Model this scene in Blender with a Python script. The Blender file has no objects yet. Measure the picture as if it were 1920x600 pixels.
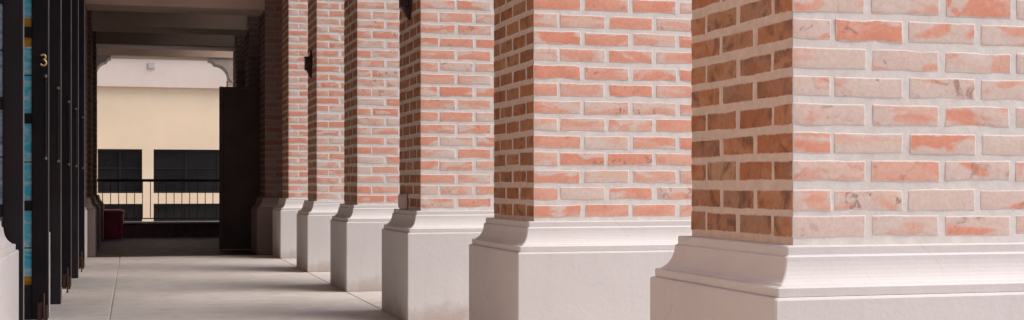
import bpy, bmesh, math, random
import numpy as np
from mathutils import Vector, Matrix
random.seed(7); rng = np.random.default_rng(11)
R = math.radians
scene = bpy.context.scene
C = scene.collection

# ------------------------------------------------------------------ camera
F_PX, X0, YH, HEYE = 2540.0, 248.0, 345.0, 0.7475
TH = math.atan((960 - X0) / F_PX)
cam = bpy.data.cameras.new('camera'); co = bpy.data.objects.new('camera', cam); C.objects.link(co)
cam.sensor_fit = 'HORIZONTAL'; cam.sensor_width = 36.0; cam.lens = F_PX / 1920 * 36
cam.shift_y = (YH - 300) / 1920; cam.clip_start = 0.05; cam.clip_end = 3000
co.location = (0, 0, HEYE); co.rotation_euler = (R(90), 0, -TH)
scene.camera = co
scene.render.resolution_x = 1024; scene.render.resolution_y = 320

# ------------------------------------------------------------------ light
SUN_EL, SUN_AZ = R(50), R(22)          # azimuth: degrees behind the +X axis, towards -Y
sdir = Vector((math.cos(SUN_AZ) * math.cos(SUN_EL), -math.sin(SUN_AZ) * math.cos(SUN_EL), math.sin(SUN_EL)))
w = bpy.data.worlds.new('World'); scene.world = w; w.use_nodes = True
nt = w.node_tree; bg = nt.nodes['Background']
sky = nt.nodes.new('ShaderNodeTexSky'); sky.sky_type = 'NISHITA'; sky.sun_disc = False
sky.sun_elevation = SUN_EL; sky.sun_rotation = math.atan2(sdir.x, sdir.y)
sky.air_density = 1.0; sky.dust_density = 3.0; sky.ozone_density = 1.0
nt.links.new(sky.outputs[0], bg.inputs[0]); bg.inputs[1].default_value = 0.13
sl = bpy.data.lights.new('sun', 'SUN'); so = bpy.data.objects.new('sun', sl); C.objects.link(so)
sl.energy = 1.8; sl.angle = R(40); sl.color = (1.0, 0.935, 0.87)
so.rotation_euler = sdir.to_track_quat('Z', 'Y').to_euler(); so.location = (8, -8, 8)
vs = scene.view_settings
vs.view_transform = 'Standard'; vs.look = 'None'; vs.gamma = 1; vs.use_curve_mapping = False
vs.exposure = 0.55

# ------------------------------------------------------------------ helpers
def link(o, parent=None):
    C.objects.link(o)
    if parent is not None: o.parent = parent
    return o
def meshobj(name, verts, faces, mat, parent=None, smooth=False):
    me = bpy.data.meshes.new(name); me.from_pydata([tuple(v) for v in verts], [], faces); me.update()
    if mat: me.materials.append(mat)
    if smooth:
        for p in me.polygons: p.use_smooth = True
    return link(bpy.data.objects.new(name, me), parent)
class MB:
    def __init__(s): s.bm = bmesh.new()
    def box(s, lo, hi, bev=0.0):
        r = bmesh.ops.create_cube(s.bm, size=1)
        vsx = r['verts']
        for v in vsx:
            v.co = Vector([(lo[i] + hi[i]) / 2 + v.co[i] * (hi[i] - lo[i]) for i in range(3)])
        if bev > 0:
            es = list({e for v in vsx for e in v.link_edges})
            bmesh.ops.bevel(s.bm, geom=es, offset=bev, segments=1, affect='EDGES')
        return s
    def cyl(s, a, b, r, seg=12, r2=None):
        a, b = Vector(a), Vector(b); d = b - a
        q = d.to_track_quat('Z', 'Y').to_matrix().to_4x4(); q.translation = (a + b) / 2
        bmesh.ops.create_cone(s.bm, cap_ends=True, segments=seg, radius1=r, radius2=r if r2 is None else r2, depth=d.length, matrix=q)
        return s
    def prism(s, pts, axis, a, b):
        """extrude a 2-D outline along an axis (0=x,1=y,2=z)"""
        def P(u, v, t):
            l = [u, v]; l.insert(axis, t); return l
        A = [s.bm.verts.new(P(u, v, a)) for u, v in pts]; B = [s.bm.verts.new(P(u, v, b)) for u, v in pts]
        n = len(pts)
        s.bm.faces.new(A); s.bm.faces.new(B[::-1])
        for i in range(n): s.bm.faces.new((A[i], B[i], B[(i + 1) % n], A[(i + 1) % n]))
        bmesh.ops.recalc_face_normals(s.bm, faces=s.bm.faces[:])
        return s
    def loft(s, rings):
        rr = [[s.bm.verts.new(p) for p in ring] for ring in rings]
        n = len(rr[0])
        for a, b in zip(rr, rr[1:]):
            for i in range(n): s.bm.faces.new((a[i], a[(i + 1) % n], b[(i + 1) % n], b[i]))
        s.bm.faces.new(rr[0][::-1]); s.bm.faces.new(rr[-1])
        return s
    def build(s, name, mat, parent=None):
        me = bpy.data.meshes.new(name); s.bm.to_mesh(me); s.bm.free()
        if mat: me.materials.append(mat)
        return link(bpy.data.objects.new(name, me), parent)
def tag(o, label=None, cat=None, group=None, kind=None):
    if label: o['label'] = label
    if cat: o['category'] = cat; o['kind'] = 'thing'
    if group: o['group'] = group
    if kind: o['kind'] = kind
    return o
def empty(name, loc, rz=0.0):
    o = bpy.data.objects.new(name, None); C.objects.link(o)
    o.empty_display_size = 0.2; o.location = loc; o.rotation_euler = (0, 0, rz); return o
def copy_tree(o, parent=None):
    c = o.copy(); C.objects.link(c); c.parent = parent
    for ch in list(o.children): copy_tree(ch, c)
    return c

# ------------------------------------------------------------------ materials
class NT:
    def __init__(s, name):
        s.m = bpy.data.materials.new(name); s.m.use_nodes = True; s.t = s.m.node_tree
        s.b = s.t.nodes['Principled BSDF']; s.b.inputs['Specular IOR Level'].default_value = 0.3
    def n(s, typ, **kw):
        nd = s.t.nodes.new(typ)
        for k, v in kw.items(): setattr(nd, k, v)
        return nd
    def l(s, a, b): s.t.links.new(a, b)
    def coord(s, scale=(1, 1, 1), out='Object'):
        tc = s.n('ShaderNodeTexCoord'); mp = s.n('ShaderNodeMapping'); mp.inputs['Scale'].default_value = scale
        s.l(tc.outputs[out], mp.inputs['Vector']); return mp.outputs['Vector']
    def noise(s, vec, scale, detail=4, rough=0.55, dist=0.0):
        nd = s.n('ShaderNodeTexNoise'); s.l(vec, nd.inputs['Vector'])
        nd.inputs['Scale'].default_value = scale; nd.inputs['Detail'].default_value = detail
        nd.inputs['Roughness'].default_value = rough; nd.inputs['Distortion'].default_value = dist
        return nd.outputs['Fac']
    def ramp(s, fac, stops, interp='LINEAR'):
        nd = s.n('ShaderNodeValToRGB'); cr = nd.color_ramp; cr.interpolation = interp
        while len(cr.elements) < len(stops): cr.elements.new(0.5)
        for e, (p, c) in zip(cr.elements, stops):
            e.position = p; e.color = (c, c, c, 1) if isinstance(c, (int, float)) else (*c, 1)
        s.l(fac, nd.inputs['Fac']); return nd.outputs['Color']
    def mix(s, fac, a, b, typ='MIX'):
        nd = s.n('ShaderNodeMix', data_type='RGBA', blend_type=typ)
        for ix, v in ((0, fac), (6, a), (7, b)):
            inp = nd.inputs[ix]
            if isinstance(v, bpy.types.NodeSocket): s.l(v, inp)
            elif isinstance(v, (int, float)): inp.default_value = v if ix == 0 else (v, v, v, 1)
            else: inp.default_value = (*v, 1)
        return nd.outputs[2]
    def math(s, op, a, b=None, clamp=False):
        nd = s.n('ShaderNodeMath', operation=op, use_clamp=clamp)
        for i, v in enumerate((a, b)):
            if v is None: continue
            if isinstance(v, (int, float)): nd.inputs[i].default_value = v
            else: s.l(v, nd.inputs[i])
        return nd.outputs[0]
    def attr(s, name):
        nd = s.n('ShaderNodeAttribute', attribute_name=name); return nd
    def bump(s, h, strength, dist=0.01):
        nd = s.n('ShaderNodeBump'); nd.inputs['Strength'].default_value = strength; nd.inputs['Distance'].default_value = dist
        s.l(h, nd.inputs['Height']); s.l(nd.outputs[0], s.b.inputs['Normal'])
    def col(s, v):
        if isinstance(v, tuple): s.b.inputs['Base Color'].default_value = (*v, 1)
        else: s.l(v, s.b.inputs['Base Color'])
    def rough(s, v):
        if isinstance(v, (int, float)): s.b.inputs['Roughness'].default_value = v
        else: s.l(v, s.b.inputs['Roughness'])
def plain(name, col, rough=0.6, metal=0.0, var=0.15, scale=9, bump=0.0, spec=0.3):
    k = NT(name); v = k.coord(); n = k.noise(v, scale, 5)
    lo = tuple(c * (1 - var) for c in col); hi = tuple(min(1, c * (1 + var)) for c in col)
    k.col(k.ramp(n, [(0.3, lo), (0.7, hi)])); k.rough(rough); k.b.inputs['Metallic'].default_value = metal
    k.b.inputs['Specular IOR Level'].default_value = spec
    if bump: k.bump(k.noise(v, scale * 12, 5), bump, 0.004)
    return k.m

MORTAR = (0.70, 0.665, 0.64)
def mat_brick(name='limewashed_brick', gain=None):
    k = NT(name)
    a = k.attr('brick_tint'); sep = k.n('ShaderNodeSeparateColor'); k.l(a.outputs['Color'], sep.inputs[0])
    e = k.attr('edge_wear')
    tc = k.n('ShaderNodeTexCoord')
    # a different patch of the pattern for every brick
    off = k.n('ShaderNodeVectorMath', operation='MULTIPLY_ADD')
    k.l(a.outputs['Color'], off.inputs[0]); off.inputs[1].default_value = (7, 13, 5); k.l(tc.outputs['Object'], off.inputs[2])
    rot = k.n('ShaderNodeMapping'); rot.inputs['Rotation'].default_value = (R(20), R(48), R(15)); rot.inputs['Scale'].default_value = (1, 1, 2.6)
    k.l(off.outputs[0], rot.inputs['Vector'])
    lw_ = k.attr('limewash').outputs['Fac']          # zero on corridor faces, giving browner brick and shade-tinted mortar
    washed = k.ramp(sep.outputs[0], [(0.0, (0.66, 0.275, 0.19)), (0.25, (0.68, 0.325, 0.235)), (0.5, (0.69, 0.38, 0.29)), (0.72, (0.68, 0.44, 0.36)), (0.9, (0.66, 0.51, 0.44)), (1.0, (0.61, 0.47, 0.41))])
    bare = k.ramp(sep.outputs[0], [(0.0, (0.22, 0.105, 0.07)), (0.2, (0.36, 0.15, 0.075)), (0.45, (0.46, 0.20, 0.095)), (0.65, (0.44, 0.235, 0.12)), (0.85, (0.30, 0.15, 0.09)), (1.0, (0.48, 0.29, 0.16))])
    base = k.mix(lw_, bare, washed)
    n1 = k.noise(rot.outputs[0], 6.5, 2, 0.45, 0.8)
    streak = k.ramp(n1, [(0.44, 0.0), (0.56, 1.0)])
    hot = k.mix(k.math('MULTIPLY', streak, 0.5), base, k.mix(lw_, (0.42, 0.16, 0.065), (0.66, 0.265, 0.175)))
    n2 = k.noise(rot.outputs[0], 5.5, 3, 0.45, 0.9)
    amt = k.math('MULTIPLY_ADD', sep.outputs[1], 0.26); k.t.nodes[-1].inputs[2].default_value = -0.150
    wash = k.ramp(k.math('ADD', n2, amt), [(0.47, 0.0), (0.55, 0.85)])
    wash = k.math('MULTIPLY', wash, k.math('MULTIPLY_ADD', lw_, 0.85)); k.t.nodes[-2].inputs[2].default_value = 0.12
    c = k.mix(wash, hot, (0.64, 0.545, 0.495))
    n3 = k.noise(tc.outputs['Object'], 70, 5, 0.65)
    c = k.mix(0.25, c, k.ramp(n3, [(0.3, 0.27), (0.7, 0.76)]), 'OVERLAY')
    # a few dark fired marks
    n4 = k.noise(off.outputs[0], 26, 4, 0.6, 0.8)
    dk = k.math('MULTIPLY', k.ramp(n4, [(0.58, 0.0), (0.68, 1.0)]), k.ramp(sep.outputs[2], [(0.55, 0.0), (0.95, 0.75)]))
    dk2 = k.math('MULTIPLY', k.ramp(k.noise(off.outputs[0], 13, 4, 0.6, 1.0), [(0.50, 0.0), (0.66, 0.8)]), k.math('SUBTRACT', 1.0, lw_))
    c = k.mix(dk2, c, (0.17, 0.085, 0.06))
    c = k.mix(dk, c, (0.22, 0.12, 0.10))
    # mortar smeared over the arrises
    n5 = k.noise(tc.outputs['Object'], 55, 4, 0.6)
    sm = k.ramp(k.math('ADD', e.outputs['Fac'], k.math('MULTIPLY', k.math('SUBTRACT', n5, 0.5), 0.9)), [(0.58, 0.0), (0.82, 0.9)])
    c = k.mix(sm, c, k.mix(lw_, tuple(a * b for a, b in zip(MORTAR, (0.93, 0.81, 0.72))), MORTAR))  # corridor-side mortar takes the warm tone of its shade
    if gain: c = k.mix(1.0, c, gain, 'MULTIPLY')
    k.col(c); k.rough(0.85)
    h = k.math('ADD', k.noise(tc.outputs['Object'], 120, 6, 0.7), k.math('MULTIPLY', n1, 0.6))
    k.bump(h, 0.35, 0.003)
    return k.m
def mat_mortar():
    k = NT('pale_mortar'); v = k.coord()
    n = k.noise(v, 26, 5, 0.6); n2 = k.noise(v, 3.2, 3)
    c = k.ramp(n, [(0.3, tuple(x * 0.88 for x in MORTAR)), (0.65, tuple(x * 1.06 for x in MORTAR))])
    c = k.mix(k.ramp(n2, [(0.5, 0.0), (0.75, 0.3)]), c, (0.5, 0.43, 0.38))
    c = k.mix(k.attr('limewash').outputs['Fac'], k.mix(1.0, c, (0.93, 0.81, 0.72), 'MULTIPLY'), c)  # warmth of the shade put into the corridor-side mortar colour
    k.col(c); k.rough(0.9); k.bump(k.noise(v, 75, 6, 0.65), 0.35, 0.004)
    return k.m
def mat_plinth():
    k = NT('painted_stone'); v = k.coord()
    n = k.noise(v, 2.2, 5, 0.6)
    c = k.ramp(n, [(0.3, (0.61, 0.585, 0.58)), (0.7, (0.665, 0.64, 0.635))])
    # vertical run marks
    vv = k.coord((9, 9, 0.7)); n2 = k.noise(vv, 2.4, 4)
    c = k.mix(k.ramp(n2, [(0.54, 0.0), (0.85, 0.2)]), c, (0.47, 0.40, 0.36))
    # dirt thrown up from the pavement
    tc = k.n('ShaderNodeTexCoord'); sp = k.n('ShaderNodeSeparateXYZ'); k.l(tc.outputs['Object'], sp.inputs[0])
    n3 = k.noise(v, 7, 6, 0.65)
    d = k.math('SUBTRACT', k.math('MULTIPLY', n3, 0.34), sp.outputs[2])
    c = k.mix(k.ramp(d, [(0.06, 0.0), (0.18, 0.55)]), c, (0.34, 0.25, 0.20))
    vo = k.n('ShaderNodeTexVoronoi', feature='DISTANCE_TO_EDGE'); vo.inputs['Scale'].default_value = 2.3
    wv = k.n('ShaderNodeVectorMath', operation='MULTIPLY_ADD'); nc = k.n('ShaderNodeTexNoise'); nc.inputs['Scale'].default_value = 6; k.l(v, nc.inputs['Vector'])
    k.l(nc.outputs['Color'], wv.inputs[0]); wv.inputs[1].default_value = (0.25, 0.25, 0.25); k.l(v, wv.inputs[2]); k.l(wv.outputs[0], vo.inputs['Vector'])
    crack = k.math('MULTIPLY', k.ramp(vo.outputs['Distance'], [(0.0, 1.0), (0.006, 0.0)]), k.ramp(k.noise(v, 1.7, 2), [(0.52, 0.0), (0.6, 0.5)]))
    c = k.mix(crack, c, (0.40, 0.33, 0.29))
    n4 = k.noise(v, 90, 3); c = k.mix(k.ramp(n4, [(0.7, 0.0), (0.78, 0.4)]), c, (0.36, 0.28, 0.24))
    k.col(c); k.rough(0.7); k.bump(k.math('ADD', k.noise(v, 60, 6, 0.65), k.math('MULTIPLY', n, 2.0)), 0.3, 0.004)
    return k.m
def mat_floor(name, lo, hi, sc=1.0):
    k = NT(name); v = k.coord()
    n = k.noise(v, 0.9 * sc, 6, 0.6, 0.3); n2 = k.noise(v, 160, 3, 0.7); n3 = k.noise(v, 7, 5, 0.6)
    c = k.ramp(n, [(0.36, lo), (0.62, hi)])
    c = k.mix(0.5, c, k.ramp(n2, [(0.3, 0.3), (0.7, 0.7)]), 'OVERLAY')
    c = k.mix(k.ramp(n3, [(0.50, 0.0), (0.78, 0.5)]), c, tuple(x * (0.64, 0.60, 0.57)[i_] for i_, x in enumerate(lo)))
    n5 = k.noise(v, 23, 2); c = k.mix(k.ramp(n5, [(0.74, 0.0), (0.77, 0.6)]), c, tuple(x * 0.4 for x in lo))
    k.col(c); k.rough(k.ramp(n3, [(0.3, 0.55), (0.7, 0.8)])); k.bump(k.math('ADD', n2, k.math('MULTIPLY', n3, 0.6)), 0.25, 0.003)
    return k.m
def mat_stained(name, lo, hi, dark):
    k = NT(name); v = k.coord((1, 1, 1)); mp = k.n('ShaderNodeMapping'); mp.inputs['Rotation'].default_value = (0, R(38), 0); mp.inputs['Scale'].default_value = (1, 1, 3.2)
    k.l(v, mp.inputs['Vector'])
    n = k.noise(mp.outputs[0], 7, 4, 0.55, 1.4)
    c = k.ramp(n, [(0.28, dark), (0.48, lo), (0.72, hi)])
    k.col(c); k.rough(0.12); k.b.inputs['Specular IOR Level'].default_value = 0.5
    k.bump(k.noise(v, 18, 3), 0.15, 0.004)
    return k.m
M = dict(
    brick=mat_brick(), mortar=mat_mortar(), brownbrick=mat_brick('brown_brick', (0.30, 0.27, 0.27)), brownmortar=plain('brown_mortar', (0.20, 0.155, 0.145), 0.9, var=0.15, scale=12, bump=0.2), stone=mat_plinth(),  # brown pair: pier brick and mortar darkened for the passage shade
    floor=mat_floor('worn_concrete', (0.48, 0.445, 0.42), (0.585, 0.55, 0.525)),
    sill=mat_floor('pale_concrete', (0.52, 0.48, 0.455), (0.60, 0.56, 0.535)),
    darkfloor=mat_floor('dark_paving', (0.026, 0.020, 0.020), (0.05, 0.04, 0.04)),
    ground=mat_floor('courtyard_paving', (0.33, 0.31, 0.29), (0.42, 0.40, 0.37), 0.3),
    riser=plain('maroon_step_paint', (0.15, 0.085, 0.09), 0.7, var=0.25),
    black=plain('black_door_paint', (0.013, 0.009, 0.012), 0.45, var=0.4, scale=4, bump=0.08, spec=0.22),
    gate=plain('black_gate_steel', (0.055, 0.034, 0.034), 0.55, var=0.3, scale=3),
    lead=plain('lead_came', (0.01, 0.01, 0.012), 0.5),
    steel=plain('brushed_steel', (0.42, 0.40, 0.38), 0.35, metal=1.0),
    cap=plain('dull_cap_metal', (0.20, 0.19, 0.18), 0.5, metal=0.8),
    bronze=plain('bolt_bronze', (0.12, 0.07, 0.055), 0.5, metal=0.6),
    gold=plain('gilt_number', (0.80, 0.60, 0.30), 0.35, metal=0.6),
    iron=plain('dark_iron', (0.06, 0.032, 0.028), 0.55, metal=0.3),
    rail=plain('black_railing_paint', (0.014, 0.011, 0.011), 0.5),
    cyan=mat_stained('cyan_art_glass', (0.15, 0.74, 0.95), (0.72, 0.95, 0.98), (0.06, 0.58, 0.88)),
    blue=mat_stained('deep_blue_art_glass', (0.05, 0.08, 0.36), (0.10, 0.2, 0.55), (0.04, 0.05, 0.24)),
    amber=mat_stained('amber_art_glass', (0.62, 0.30, 0.025), (0.75, 0.40, 0.05), (0.45, 0.18, 0.01)),
    ceil=plain('tan_soffit_paint', (0.52, 0.37, 0.28), 0.8, var=0.12, scale=2, bump=0.1),
    beam=plain('tan_beam_plaster', (0.48, 0.36, 0.30), 0.8, var=0.12, scale=2, bump=0.15),
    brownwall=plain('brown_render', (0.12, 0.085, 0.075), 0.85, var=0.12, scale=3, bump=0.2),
    lintel=plain('pale_tan_plaster', (0.66, 0.50, 0.40), 0.8, var=0.1, scale=3, bump=0.15),
    skyglass=mat_stained('pale_door_glass', (0.30, 0.50, 0.62), (0.62, 0.74, 0.80), (0.08, 0.14, 0.2)),  # sky reflection painted into the nearest leaf's panes
    wall=plain('warm_cream_render', (0.74, 0.53, 0.39), 0.85, var=0.1, scale=3, bump=0.2),  # unseen wall colour, chosen to bounce warm light onto the piers
    yellow=plain('ochre_render', (0.86, 0.66, 0.46), 0.85, var=0.06, scale=1.2, bump=0.1),
    fascia=plain('white_fascia_paint', (0.74, 0.60, 0.51), 0.75, var=0.05, scale=2, bump=0.1),
    corbel=plain('cast_stone', (0.52, 0.44, 0.40), 0.8, var=0.12, scale=6, bump=0.2),
    void=plain('dark_window_glass', (0.012, 0.010, 0.011), 0.25, var=0.4, scale=2),
    slat=plain('brown_window_slat', (0.009, 0.007, 0.007), 0.5),
    plastic=plain('maroon_plastic', (0.26, 0.025, 0.07), 0.4, var=0.2),
    darkstone=plain('brown_painted_stone', (0.20, 0.15, 0.14), 0.7, var=0.12, scale=4, bump=0.1),  # plinth stone again, with the passage shade in its colour
    plate=plain('beige_box_paint', (0.55, 0.46, 0.40), 0.6),
)

# ------------------------------------------------------------------ setting
g = MB().box((-1500, -1500, -0.30), (1500, 1500, -0.12)).build('ground', M['ground']); tag(g, kind='structure')
XI = 1.516          # inner brick face of the piers
XP = XI - 0.09      # inner face of their plinths
XL = -0.53          # brick face of the pilasters on the left
JX = -0.122         # joint in the pavement
def slab(name, x0, x1, y0, y1, z0, z1, mat, bev=0.004):
    return tag(MB().box((x0, y0, z0), (x1, y1, z1), bev).build(name, mat), kind='structure')
# corridor floor: two rows of cast slabs, butted at the joint
fl = MB()
ys = [-4.0, 0.763, 2.93, 5.09, 7.26, 9.42, 11.59, 14.44]
fl.box((-1.5, -4, -0.119), (JX - 0.004, 14.44, 0), 0.003)
fl.box((JX + 0.004, -4, -0.119), (XP + 0.001, 14.44, 0), 0.002)
fl.box((JX - 0.01, -4, -0.11), (JX + 0.01, 14.43, -0.006))
fl = tag(fl.build('corridor_floor', M['floor']), kind='structure')
slab('threshold_floor', XP + 0.003, 2.75, -4, 14.44, -0.118, 0.002, M['sill'], 0.002)
slab('passage_floor', -1.5, 2.75, 14.445, 19.5, -0.117, 0.0, M['darkfloor'])  # dark paving that also carries the passage shade in its colour
lowall = empty('low_wall', (0, 19.505, -0.116)); tag(lowall, 'low maroon wall closing the floor at the far end, under the railing', 'wall')
MB().box((-2.2, 0, 0), (3.2, 0.24, 0.31), 0.006).build('wall_body', M['riser'], lowall)
MB().box((-2.2, -0.012, 0.3105), (3.2, 0.252, 0.338), 0.005).build('coping', M['sill'], lowall)

# ------------------------------------------------------------------ brick piers
PW, PD, COURSE, MJ = 0.8128, 0.6096, 0.0680, 0.0172
ZB = 0.6015                       # foot of the brickwork
def brick_geo(lo, hi, flags, seed):
    """one rounded, slightly uneven brick; flags = visible sides ('-x','+x','-y','+y')"""
    r = np.random.default_rng(seed)
    jl, jh = r.normal(0, 0.0012, 3), r.normal(0, 0.0012, 3)
    for f in flags:            # a visible side may only stand a hair in or out of the wall plane
        ax = 'xyz'.index(f[1])
        if f[0] == '-': jl[ax] = np.clip(jl[ax] * 0.35, -0.0006, 0.0006)
        else: jh[ax] = np.clip(jh[ax] * 0.35, -0.0006, 0.0006)
    lo = np.array(lo) + jl; hi = np.array(hi) + jh
    c = (lo + hi) / 2; h = (hi - lo) / 2
    rad = 0.003
    def grid(n, hh):
        inner = np.linspace(-hh + rad * 1.6, hh - rad * 1.6, n)
        return np.concatenate([[-hh, -hh + rad * 0.5], inner, [hh - rad * 0.5, hh]])
    gx, gy, gz = grid(6 if h[0] > h[1] else 3, h[0]), grid(6 if h[1] > h[0] else 3, h[1]), grid(3, h[2])
    V, Fc, E, Wv = [], [], [], []
    ph = r.uniform(0, 6.28, (4, 3)); fr = r.uniform(18, 60, (4, 3)); am = np.clip(r.normal(0, 0.0007 if len(flags) > 1 else 0.0005, 4), -0.0009, 0.0009)
    def add(face):
        ax, sg = {'x': 0, 'y': 1, 'z': 2}[face[1]], (1 if face[0] == '+' else -1)
        gs = [gx, gy, gz]; o = [i for i in range(3) if i != ax]
        A, B = gs[o[0]], gs[o[1]]; base = len(V)
        for a in A:
            for b in B:
                p = np.zeros(3); p[ax] = sg * h[ax]; p[o[0]] = a; p[o[1]] = b
                inn = np.clip(p, -(h - rad), h - rad); d = p - inn; L = np.linalg.norm(d)
                q = inn + (d / L * rad if L > 1e-9 else 0)
                wob = sum(am[k] * math.sin(float(fr[k] @ q) + ph[k, 0]) for k in range(4))
                q = q + wob * (q / (h + 1e-6)) * (0.6, 0.6, 1.0)
                V.append(q + c)
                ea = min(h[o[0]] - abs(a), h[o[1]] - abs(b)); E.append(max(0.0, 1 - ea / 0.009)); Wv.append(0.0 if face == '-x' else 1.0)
        nb = len(B)
        for i in range(len(A) - 1):
            for j in range(nb - 1):
                f = [base + i * nb + j, base + (i + 1) * nb + j, base + (i + 1) * nb + j + 1, base + i * nb + j + 1]
                if (ax == 1) == (sg > 0): f = f[::-1]
                Fc.append(f)
    for f in flags: add(f)
    # only the strips of bed and head faces that can be seen matter: thin returns
    for f in ('+z', '-z'): add(f)
    for f in ('-x', '+x', '-y', '+y'):
        if f not in flags: add(f)
    return V, Fc, E, r.uniform(0, 1, 3), Wv
def shaft_mesh(name, ztop, seed, depth=PD, pale=(0.0, 0.72)):
    V, Fc, E, T, WA = [], [], [], [], []
    n = int(round((ztop - ZB) / COURSE)); OUT = 0.0
    g2 = MJ / 2; q = 0.1016; S = 0.2032
    wob = np.random.default_rng(seed).normal(0, 0.0012, n + 1)
    for i in range(n):
        z0 = ZB + 0.0075 + i * COURSE + g2 + wob[i]; z1 = ZB + 0.0075 + (i + 1) * COURSE - g2 + wob[i]
        B = []
        nd = int(round(depth / S)); dd = nd * S
        if i % 2 == 0:      # stretchers on the long faces run through to the corner
            for yb, fl_ in ((0, '-y'), (dd - q, '+y')):
                for k in range(4):
                    x0, x1 = k * S, (k + 1) * S; fs = [fl_]
                    a, b = x0 + g2, x1 - g2
                    if k == 0: a = 0; fs.append('-x')
                    if k == 3: b = PW; fs.append('+x')
                    B.append(((a, yb if yb == 0 else yb, z0), (b, yb + q, z1), fs))
            for xb, fl_ in ((0, '-x'), (PW - q, '+x')):
                for k in range(nd - 1):
                    B.append(((xb, q + k * S + g2, z0), (xb + q, q + (k + 1) * S - g2, z1), [fl_]))
        else:
            for xb, fl_ in ((0, '-x'), (PW - q, '+x')):
                for k in range(nd):
                    a, b = k * S + g2, (k + 1) * S - g2; fs = [fl_]
                    if k == 0: a = 0; fs.append('-y')
                    if k == nd - 1: b = dd; fs.append('+y')
                    B.append(((xb, a, z0), (xb + q, b, z1), fs))
            for yb, fl_ in ((0, '-y'), (dd - q, '+y')):
                for k in range(3):
                    B.append(((q + k * S + g2, yb, z0), (q + (k + 1) * S - g2, yb + q, z1), [fl_]))
        for j, (lo, hi, fs) in enumerate(B):
            v, f, e, t, wv = brick_geo(lo, hi, fs, seed * 100003 + i * 53 + j)
            t[1] = pale[0] + pale[1] * t[1]; t[0] = 0.12 + 0.78 * t[0] + (0.08 if pale[0] > 0.2 else 0)
            o = len(V); V += v; Fc += [[a + o for a in ff] for ff in f]; E += e; WA += wv; T += [t] * len(v)
    nb = len(Fc)
    # mortar core, just behind the brick faces, as a finely divided skin so it reads hand pointed
    ins = 0.0018
    r = np.random.default_rng(seed + 5)
    me = bpy.data.meshes.new(name)
    x0, x1, y0, y1 = ins, PW - ins, ins, depth - ins
    zt = ZB + 0.0075 + n * COURSE
    cs = ((x0, y0), (x1, y0), (x1, y1), (x0, y1))
    for i in range(4):
        (xa, ya), (xb, yb) = cs[i], cs[(i + 1) % 4]; o = len(V)
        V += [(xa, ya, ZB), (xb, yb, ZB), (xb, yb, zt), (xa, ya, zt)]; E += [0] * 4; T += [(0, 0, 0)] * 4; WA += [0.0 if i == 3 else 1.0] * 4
        Fc.append([o, o + 1, o + 2, o + 3])
    o = len(V); V += [(x, y, zt) for x, y in cs]; E += [0] * 4; T += [(0, 0, 0)] * 4; WA += [1.0] * 4; Fc.append([o, o + 1, o + 2, o + 3])
    me.from_pydata([tuple(float(a) for a in v) for v in V], [], Fc); me.update()
    me.materials.append(M['brick']); me.materials.append(M['mortar'])
    mi = np.zeros(len(Fc), dtype=np.int32); mi[nb:] = 1
    me.polygons.foreach_set('material_index', mi)
    sm = np.ones(len(Fc), dtype=bool); sm[nb:] = False
    me.polygons.foreach_set('use_smooth', sm)
    at = me.attributes.new('brick_tint', 'FLOAT_COLOR', 'POINT')
    at.data.foreach_set('color', np.concatenate([np.array(T, dtype=np.float32), np.ones((len(T), 1), dtype=np.float32)], axis=1).ravel())
    ae = me.attributes.new('edge_wear', 'FLOAT', 'POINT'); ae.data.foreach_set('value', np.array(E, dtype=np.float32))
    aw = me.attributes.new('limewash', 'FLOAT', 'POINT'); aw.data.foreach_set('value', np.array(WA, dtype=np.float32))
    return me
def ring(p, z, depth=PD, ch=0.004):
    x0, x1, y0, y1 = -p, PW + p, -p, depth + p
    return [(x0 + ch, y0, z), (x1 - ch, y0, z), (x1, y0 + ch, z), (x1, y1 - ch, z), (x1 - ch, y1, z), (x0 + ch, y1, z), (x0, y1 - ch, z), (x0, y0 + ch, z)]
def moulding(parent, depth=PD):
    pr = [(0.0785, 0.4855), (0.079, 0.505), (0.074, 0.508), (0.066, 0.5085)]
    for i in range(1, 9):                       # the cove
        a = i / 8 * math.pi / 2
        pr.append((0.036 + 0.033 * (1 - math.sin(a)) ** 1.0, 0.511 + 0.064 * (1 - math.cos(a)) ** 0.9))
    pr += [(0.031, 0.5775), (0.029, 0.580), (0.029, 0.598), (0.026, 0.6012), (-0.004, 0.6013)]
    return MB().loft([ring(p, z, depth, 0.003) for p, z in pr]).build('base_moulding', M['stone'], parent)
def plinth(parent, depth=PD):
    pr = [(0.09, 0.004), (0.09, 0.478), (0.087, 0.4825), (0.074, 0.4853)]
    return MB().loft([ring(p, z, depth) for p, z in pr]).build('plinth', M['stone'], parent)

PITCH = 2.165; Y1 = 2.928
mD, mE, mA, mB, mC = shaft_mesh('brick_shaft', 3.66, 34), shaft_mesh('brick_shaft', 3.66, 55), shaft_mesh('brick_shaft', 3.66, 3, pale=(0.33, 0.67)), shaft_mesh('brick_shaft', 3.66, 8), shaft_mesh('brick_shaft', 3.66, 21)
def make_pier(mesh):
    t = empty('brick_pier', (0, 0, 0)); link(bpy.data.objects.new('brick_shaft', mesh), t)
    plinth(t); moulding(t); return t
base = make_pier(mA)
labels = [
    'largest and nearest brick pier on a white plinth, cut off by the right edge',
    '',
    'brick pier with a pale box at its foot and a lantern tip above',
    'brick pier between the two piers that carry dark wall lanterns',
    'slim looking brick pier carrying the dark wall lantern that is whole in view',
    'farthest brightly lit brick pier, right beside the dark passage']
labels[1] = 'brick pier directly behind the largest one, second from the right edge'
piers = []
for i in range(6):
    p = base if i == 0 else copy_tree(base)
    p.location = (XI, Y1 + i * PITCH, 0)
    tag(p, labels[i], 'brick pier', 'brick piers along the open side of the walk')
    for ch in p.children:
        if ch.name.startswith('brick_shaft'): ch.data = (mA, mB, mC, mD, mE, mB)[i]
    piers.append(p)
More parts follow.
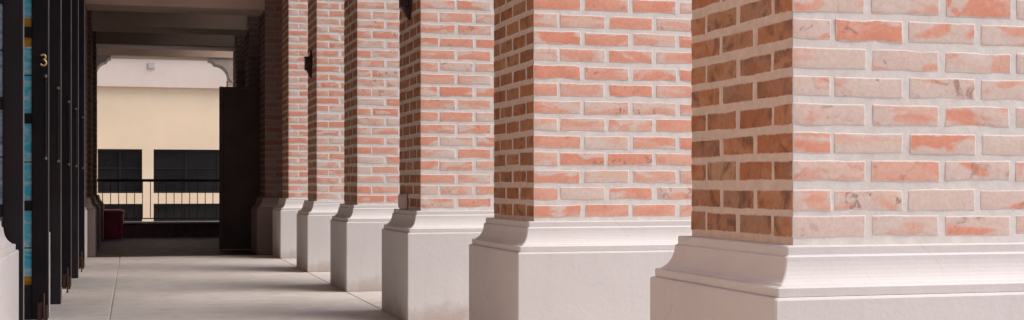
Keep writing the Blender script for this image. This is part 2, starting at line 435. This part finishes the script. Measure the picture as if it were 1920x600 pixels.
for i in (-1, -2):              # unseen piers of the row, added to shade the nearest one
    p = copy_tree(base); p.location = (XI, Y1 + i * PITCH, 0)
    tag(p, 'brick pier of the same row standing beside or behind the viewer, out of frame', 'brick pier', 'brick piers out of frame')
llab = ['white plinth and brick of the nearest left pilaster, at the lower left corner',
        'left brick pilaster whose white plinth shows as a sliver behind the number 3 door',
        'left brick pilaster hidden between the second and third pairs of black doors',
        'left brick pilaster behind the last pair of black doors',
        'left brick pilaster with a pale lit plinth where the dark passage begins']
for i in range(5):
    p = copy_tree(base)
    p.location = (XL, Y1 + (i + 1) * PITCH + PD, 0); p.rotation_euler = (0, 0, math.pi)
    p.name = 'brick_pilaster'
    tag(p, llab[i], 'brick pilaster', 'brick pilasters along the door side')
    for ch in p.children:
        if ch.name.startswith('brick_shaft'): ch.data = (mB, mC, mA, mB, mC)[i]

# dark passage: pilasters, beams, side walls
mP = mB.copy(); mP.materials[0] = M['brownbrick']; mP.materials[1] = M['brownmortar']  # shaded copy of a pier shaft for the passage
dark_cache = {}
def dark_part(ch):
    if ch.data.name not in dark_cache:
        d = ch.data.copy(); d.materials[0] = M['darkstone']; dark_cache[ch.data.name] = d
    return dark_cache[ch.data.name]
PY = [14.56, 16.62, 18.70]; XA = 1.358; XB = -0.46
rlab = ['dark brown brick pilaster with brown plinth beside the farthest lit pier', 'dark brown right pilaster behind the black gate, in the middle of the passage', 'innermost dark brown right pilaster of the dark passage']
l2 = ['first dark brown left pilaster of the dark passage, its brown plinth beside the pale one', 'middle dark brown left pilaster of the dark passage', 'innermost left pilaster of the dark passage, beside the maroon bin']
for i, y in enumerate(PY):
    p = copy_tree(base); p.name = 'brick_pilaster'; p.location = (XA, y, 0)
    tag(p, rlab[i], 'brick pilaster', 'dark brown pilasters in the passage')
    p2 = copy_tree(base); p2.name = 'brick_pilaster'; p2.location = (XB, y + PD, 0); p2.rotation_euler = (0, 0, math.pi)
    tag(p2, l2[i], 'brick pilaster', 'dark brown pilasters in the passage')
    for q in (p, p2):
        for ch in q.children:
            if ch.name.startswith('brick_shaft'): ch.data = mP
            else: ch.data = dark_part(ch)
blab = ['first tan beam over the passage mouth, its lit face cut by the top edge', 'second beam over the dark passage, in deep shade', 'third and lowest looking beam over the dark passage, in deep shade']
for i, y in enumerate(PY):
    b = MB().box((-1.25, y + 0.02, 2.60), (2.15, y + PD - 0.02, 3.74), 0.012).build('ceiling_beam', M['beam'])
    tag(b, blab[i], 'beam', 'beams over the passage')
for x0, x1, nm, lb in ((1.95, 2.12, 'passage_wall', 'plain dark brown wall closing the right side of the dark passage'), (-1.28, -1.12, 'passage_wall', 'plain dark brown wall closing the left side of the dark passage')):
    tag(MB().box((x0, 14.5, 0.003), (x1, 19.3, 3.745)).build(nm, M['brownwall']), lb, 'wall')
roof = empty('arcade_roof', (0, 0, 3.75)); tag(roof, 'flat tan ceiling slab roofing the arcade and dark passage', 'roof')  # unseen roof, its height and edges set to let light in
MB().box((-4.2, 3.6, 0.0), (1.74, 21.0, 0.18)).build('ceiling', M['ceil'], roof)
MB().box((1.56, 3.62, -0.12), (1.72, 14.4, -0.002)).build('lintel', M['beam'], roof)

# left building wall with door openings
lw = empty('door_wall', (0, 0, 0)); tag(lw, 'warm cream wall behind the row of open black doors', 'wall')
wb = MB()
ox = (-1.55, -1.36)
open_bays = [(Y1 + k * PITCH + PD + 0.02, Y1 + (k + 1) * PITCH - 0.02) for k in (1, 2, 3)]
prev = -2.5
for a, b in open_bays:
    wb.box((ox[0], prev, 0.003), (ox[1], a, 3.74)); wb.box((ox[0], a + 0.001, 2.38), (ox[1], b - 0.001, 3.74)); prev = b
wb.box((ox[0], prev, 0.003), (ox[1], 14.3, 3.74))
wb.build('wall', M['wall'], lw)
MB().box((-4.2, -2.5, 0.0), (-4.05, 14.4, 3.74)).box((-4.04, 4.9, -0.1), (-1.56, 5.0, 3.74)).box((-4.04, 12.6, -0.1), (-1.56, 12.7, 3.74)).build('room_wall', M['wall'], lw)
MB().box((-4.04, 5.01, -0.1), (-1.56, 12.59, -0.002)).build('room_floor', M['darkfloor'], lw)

# ------------------------------------------------------------------ black doors
LX0, LX1 = -1.075, 0.0     # leaf is built with its free edge at x=0, hinge edge at x=-W
def make_leaf(z0, with_bolt, number):
    W = 0.66; T = 0.022; H = 2.32
    t = empty('glazed_door', (0, 0, 0))
    fr = MB()
    st = 0.078
    fr.box((-st, -T, z0), (0, T, H), 0.003); fr.box((-W, -T, z0), (-W + st, T, H), 0.003)
    rails = [(z0, 0.245), (0.615, 0.665), (1.048, 1.098), (1.475, 1.527), (1.90, 1.95), (H - 0.1, H)]
    for a, b in rails: fr.box((-W + st - 0.001, -T + 0.003, a), (-st + 0.001, T - 0.003, b), 0.002)
    # flat moulding bead on the kick panel
    fr.box((-W + st + 0.02, -T - 0.004, z0 + 0.03), (-st - 0.02, -T + 0.0035, 0.215), 0.002)
    fr.build('door_frame', M['black'], t)
    for (a, b), (c, d) in zip(rails, rails[1:]):
        gl = MB(); gl.box((-W + st + 0.024, -0.004, b), (-st - 0.062, 0.004, c)).build('glass_pane', M['cyan'], t)
        bl = MB(); bl.box((-st - 0.0775, -0.0042, b), (-st - 0.0625, 0.0042, c)).build('border_glass', M['blue'], t)
        s1 = 0.0; am = MB()
        z_lo, z_hi = b, c
        ta, tb = b, c
        if abs(b - 0.245) < 1e-6: am.box((-st - 0.062, -0.0041, b), (-st - 0.0005, 0.0041, b + 0.042)); ta = b + 0.044
        if abs(c - 1.475) < 1e-6: pass
        if abs(b - 1.527) < 1e-6: am.box((-st - 0.062, -0.0041, b), (-st - 0.0005, 0.0041, b + 0.046)); ta = b + 0.048
        if abs(c - 1.475) < 1e-6: am.box((-st - 0.062, -0.0041, c - 0.046), (-st - 0.0005, 0.0041, c)); tb = c - 0.048
        if len(am.bm.verts): am.build('amber_glass', M['amber'], t)
        else: am.bm.free()
        MB().box((-st - 0.0615, -0.0045, ta), (-st - 0.0005, 0.0045, tb)).build('glass_pane', M['cyan'], t)
        zm = (b + c) / 2
        MB().box((-W + st, -0.0075, zm - 0.0025), (-st, 0.0075, zm + 0.0025)).build('lead_line', M['lead'], t)
    pb = MB()
    pb.cyl((-0.012, -T - 0.03, 0.875), (-0.012, -T - 0.03, 1.275), 0.0055, 10)
    for z in (0.89, 1.26): pb.cyl((-0.012, -T + 0.002, z), (-0.012, -T - 0.03, z), 0.005, 8)
    h = pb.build('pull_handle', M['black'], t)
    for z in (0.868, 1.275): MB().cyl((-0.012, -T - 0.03, z), (-0.012, -T - 0.03, z + 0.014), 0.008, 12).build('handle_cap', M['cap'], h)
    sb = MB(); sb.box((0.0005, -T + 0.004, z0 + 0.01), (0.0035, -T + 0.012, H - 0.01)).build('edge_strip', M['steel'], t)  # bright strip standing in for the light along the leaf edge
    if with_bolt:
        kb = MB()
        kb.box((-0.052, -T - 0.012, z0 - 0.01), (-0.028, -T - 0.0005, z0 + 0.085), 0.002)
        kb.cyl((-0.020, -T - 0.02, z0 - 0.035), (-0.020, -T - 0.02, z0 + 0.13), 0.0055, 8)
        kb.box((-0.014, -T - 0.02, z0 - 0.012), (-0.002, -T - 0.0005, z0 + 0.07), 0.002)
        kb.build('foot_bolt', M['bronze'], t)
    return t
D_TIP = -0.385
bays = [(Y1 + k * PITCH + PD + 0.09 + 0.035, Y1 + (k + 1) * PITCH - 0.09 - 0.035) for k in (1, 2, 3)]
plain_leaf = make_leaf(0.075, False, False)
bolt_leaf = make_leaf(0.075, True, False)
dl = [('nearest black glazed door leaf, standing open at the left edge', 0, -0.425),
      ('black door leaf with the gold number 3 and cyan and amber glass', 1, -0.402),
      ('black door leaf open just behind the number 3 door, without floor bolt', 0, D_TIP),
      ('black door leaf, middle one of the receding row, with bronze floor bolt', 1, D_TIP),
      ('second to last black door leaf of the row, without floor bolt', 0, -0.372),
      ('last black door leaf of the row, next to the brick of the passage', 1, -0.372)]
leaf_y = [y for b in bays for y in b]
usedp = usedb = False
for (lb, bolt, tip), y in list(zip(dl, leaf_y))[::-1]:
    if bolt: o = bolt_leaf if not usedb else copy_tree(bolt_leaf); usedb = True
    else: o = plain_leaf if not usedp else copy_tree(plain_leaf); usedp = True
    o.location = (tip, y, 0.0); tag(o, lb, 'door', 'open black doors along the left side')
    if 'the gold number 3' in lb: door3 = o
    if lb.startswith('nearest'):
        for ch in [c for c in o.children if c.name.startswith('pull_handle')]:
            for g2_ in list(ch.children): bpy.data.objects.remove(g2_)
            bpy.data.objects.remove(ch)
    if lb.startswith('nearest'):            # clear panes at the frame edge, sky reflection painted into their colour
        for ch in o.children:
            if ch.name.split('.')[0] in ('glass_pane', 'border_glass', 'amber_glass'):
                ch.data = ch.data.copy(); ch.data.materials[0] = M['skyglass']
# gold 3: two bowed strokes swept as a tube
def number3(parent):
    pts = []
    for k in range(15):
        a = R(150 - k * (240 / 14)); pts.append((math.cos(a) * 0.0125, 0.016 + math.sin(a) * 0.0135))
    for k in range(15):
        a = R(90 - k * (240 / 14)); pts.append((math.cos(a) * 0.0155, -0.0155 + math.sin(a) * 0.0165))
    cu = bpy.data.curves.new('number', 'CURVE'); cu.dimensions = '3D'; cu.bevel_depth = 0.0060; cu.bevel_resolution = 2
    sp = cu.splines.new('POLY'); sp.points.add(len(pts) - 1)
    for p, (u, v) in zip(sp.points, pts): p.co = (u, 0, v, 1)
    tmp = bpy.data.objects.new('tmp', cu); C.objects.link(tmp)
    dg = bpy.context.evaluated_depsgraph_get(); me = bpy.data.meshes.new_from_object(tmp.evaluated_get(dg)); bpy.data.objects.remove(tmp)
    me.name = 'number_three'; me.materials.clear(); me.materials.append(M['gold'])
    n = link(bpy.data.objects.new('number_three', me), parent); n.location = (-0.024, -0.0265, 1.364); n.scale = (0.88, 1, 0.88); return n
number3(door3)

# ------------------------------------------------------------------ wall lanterns and box on the piers
def make_lantern():
    t = empty('wall_lantern', (0, 0, 0))
    # built facing -x with its back on x=0
    MB().prism([(-0.07, 0.0), (-0.045, 0.075), (0.0, 0.125), (0.045, 0.075), (0.07, 0.0), (0.045, -0.075), (0.0, -0.125), (-0.045, -0.075)], 0, -0.012, -0.0005).build('back_plate', M['iron'], t)
    def sq(hw, d, z): return [(-d, -hw, z), (-0.0125, -hw, z), (-0.0125, hw, z), (-d, hw, z)][::-1]
    MB().loft([sq(0.008, 0.016, -0.115), sq(0.035, 0.040, -0.058), sq(0.038, 0.044, -0.0565)]).build('tail', M['iron'], t)
    MB().box((-0.058, -0.035, -0.055), (-0.0125, 0.035, 0.055), 0.004).box((-0.064, -0.040, 0.0555), (-0.0125, 0.040, 0.062), 0.002).build('lamp_housing', M['iron'], t)
    return t
l1 = make_lantern(); l1.location = (XI - 0.002, Y1 + 2 * PITCH + 0.28, 1.80)
tag(l1, 'dark iron wall lantern cut by the top edge, only its pointed tail in view', 'wall lantern', 'wall lanterns on the piers')
l2_ = copy_tree(l1); l2_.location = (XI - 0.002, Y1 + 4 * PITCH + 0.33, 1.80)
tag(l2_, 'dark iron wall lantern wholly in view on the slim far pier', 'wall lantern', 'wall lanterns on the piers')
eb = empty('outlet_box', (XI - 0.002, Y1 + 2 * PITCH + 0.42, 0.606)); tag(eb, 'pale beige outlet box low on the brick of a pier, above its moulding', 'outlet box')
MB().box((-0.026, -0.07, 0.0), (0.0, 0.07, 0.085), 0.004).build('box_body', M['plate'], eb)
MB().box((-0.031, -0.058, 0.008), (-0.0265, 0.058, 0.077), 0.002).build('cover', M['plate'], eb)

# ------------------------------------------------------------------ black gate in the passage
gt = empty('steel_gate', (1.42, 15.6, 0)); tag(gt, 'tall black solid steel gate leaf standing open inside the dark passage', 'gate')
gw = 0.475
MB().box((-gw + 0.03, -0.010, 0.07), (-0.03, 0.010, 1.80)).build('gate_panel', M['gate'], gt)
MB().box((-gw, -0.022, 0.012), (-gw + 0.045, 0.022, 1.845), 0.003).box((-0.045, -0.022, 0.012), (0, 0.022, 1.845), 0.003).box((-gw + 0.046, -0.021, 1.80), (-0.046, 0.021, 1.844), 0.003).box((-gw + 0.046, -0.021, 0.013), (-0.046, 0.021, 0.09), 0.003).build('gate_frame', M['gate'], gt)
for z in (0.35, 1.5): MB().cyl((0.012, 0, z), (0.012, 0, z + 0.1), 0.014).build('hinge', M['gate'], gt)

# ------------------------------------------------------------------ end portal
YD = 20.2
pt = empty('end_portal', (0, YD, 0.226)); tag(pt, 'tan lintel on stone corbels framing the far end of the passage', 'portal')
MB().box((-1.6, 0.0, 2.36), (3.0, 0.5, 3.52), 0.01).build('lintel', M['lintel'], pt)
def corbel_pts(s, k_=1.0):      # outline in (x, z), from the jamb inwards
    pts = [(0, 0.05), (0, 0.398), (0.30, 0.398), (0.30, 0.37), (0.265, 0.36)]
    for k in range(9):
        a = k / 8 * math.pi / 2; pts.append((0.235 - 0.155 * math.sin(a) * 0.9, 0.33 - 0.20 * (1 - math.cos(a)) - 0.02))
    pts += [(0.085, 0.09), (0.06, 0.05)]
    return [(s * x * k_, z + 1.96) for x, z in pts]
for nm, xj, s in (('corbel', -0.60, 1), ('corbel', 1.50, -1)):
    MB().prism([(xj + a, b) for a, b in corbel_pts(s, 1.0 if s > 0 else 1.4)], 1, 0.02, 0.48).build(nm, M['corbel'], pt)
p = copy_tree(base); p.name = 'brick_pier'; p.location = (1.35, YD + 0.03, -0.12); p.scale = (1, 0.6, 0.652)
tag(p, 'brick pier under the right stone corbel, mostly hidden by the black gate', 'brick pier')
p = copy_tree(base); p.name = 'brick_pier'; p.location = (-0.62, YD + 0.40, -0.12); p.rotation_euler = (0, 0, math.pi); p.scale = (1, 0.6, 0.652)
tag(p, 'brick pier under the left stone corbel, behind the maroon bin', 'brick pier')

# ------------------------------------------------------------------ railing
YR = 19.625
rl = empty('metal_railing', (0, YR, 0.2225)); tag(rl, 'black metal railing with thin bars in front of the ochre building', 'railing')
zt = 0.575
MB().box((-1.4, -0.022, zt - 0.02), (2.4, 0.022, zt + 0.02), 0.004).build('top_rail', M['rail'], rl)
MB().box((-1.4, -0.010, 0.035), (2.4, 0.010, 0.05), 0.002).build('bottom_rail', M['rail'], rl)
for x in (-0.50, 1.75, 2.38): MB().box((x - 0.024, -0.024, 0.0), (x + 0.024, 0.024, zt + 0.001), 0.003).build('post', M['rail'], rl)
nb = 0
x = -1.36
while x < 2.36:
    if min(abs(x - a) for a in (-0.50, 1.75, 2.38)) > 0.04:
        MB().cyl((x, 0, 0.0505), (x, 0, zt - 0.0205), 0.0055, 8).build('bar', M['rail'], rl)
    x += 0.107

# ------------------------------------------------------------------ maroon bin
bn = empty('maroon_bin', (-0.27, 19.25, 0.003)); tag(bn, 'small maroon plastic bin on the dark floor before the step', 'bin')
def rr(w, z, n=24, e=4.0):
    return [(w * math.copysign(abs(math.cos(t)) ** (2 / e), math.cos(t)), w * 0.8 * math.copysign(abs(math.sin(t)) ** (2 / e), math.sin(t)), z) for t in [i / n * 2 * math.pi for i in range(n)]]
MB().loft([rr(0.135, 0.0), rr(0.145, 0.05), rr(0.158, 0.33), rr(0.160, 0.345)]).build('bin_body', M['plastic'], bn)
MB().loft([rr(0.168, 0.346), rr(0.172, 0.352), rr(0.172, 0.372), rr(0.150, 0.392), rr(0.08, 0.40)]).build('lid', M['plastic'], bn)
MB().box((-0.03, -0.012, 0.4005), (0.03, 0.012, 0.414), 0.003).build('lid_grip', M['plastic'], bn)

# ------------------------------------------------------------------ ochre building beyond
YB = 28.0
ob = empty('ochre_building', (0, YB, -0.12)); tag(ob, 'ochre rendered building with dark windows and a white fascia beyond the passage', 'building')
def zz(y): return 0.7475 + (345 - y) * (YB * 0.963 + 0.5 * 0.27) / F_PX + 0.12
cols = [(-3.2, -1.05), (-0.66, 0.19), (0.41, 2.3), (2.6, 4.4)]
rows = [(zz(424), zz(382)), (zz(362), zz(280))]
zs = [0, rows[0][0], rows[0][1], rows[1][0], rows[1][1], zz(165)]
wl = MB()
wl.box((-6, 0, zs[0]), (8, 0.25, zs[1])); wl.box((-6, 0, zs[2]), (8, 0.25, zs[3])); wl.box((-6, 0, zs[4]), (8, 0.25, zs[5]))
for a, b in rows:
    e = [-6] + [v for c_ in cols for v in c_] + [8]
    for i in range(0, len(e), 2): wl.box((e[i], 0.001, a + 0.0005), (e[i + 1], 0.249, b - 0.0005))
wl.build('wall', M['yellow'], ob)
for a, b in rows:
    for c0, c1 in cols:
        wd = MB().box((c0 + 0.001, 0.10, a), (c1 - 0.001, 0.12, b)).build('window', M['void'], ob)
        fm = MB()
        fm.box((c0 + 0.002, 0.06, b - 0.045), (c1 - 0.002, 0.099, b - 0.001), 0.003).box((c0 + 0.002, 0.06, a + 0.001), (c1 - 0.002, 0.099, a + 0.04), 0.003)
        k = 3 if c1 - c0 > 1 else 2
        for j in range(1, k): fm.box((c0 + (c1 - c0) * j / k - 0.02, 0.065, a + 0.041), (c0 + (c1 - c0) * j / k + 0.02, 0.098, b - 0.046), 0.003)
        if b - a > 0.6: fm.box((c0 + 0.003, 0.07, a + (b - a) * 0.55), (c1 - 0.003, 0.097, a + (b - a) * 0.55 + 0.03), 0.002)
        fm.build('window_frame', M['slat'], wd)
MB().box((-6, -0.10, zs[5] + 0.002), (8, 0.26, zs[5] + 0.62), 0.01).box((-6, -0.16, zs[5] + 0.622), (8, 0.27, zs[5] + 0.74), 0.01).build('fascia', M['fascia'], ob)
MB().box((-6, 0.02, zs[5] + 0.742), (8, 0.26, 6.5)).build('upper_wall', M['yellow'], ob)
MB().box((0.30, -0.13, zs[5] + 0.37), (0.44, -0.101, zs[5] + 0.50), 0.008).build('wall_vent', M['corbel'], ob)
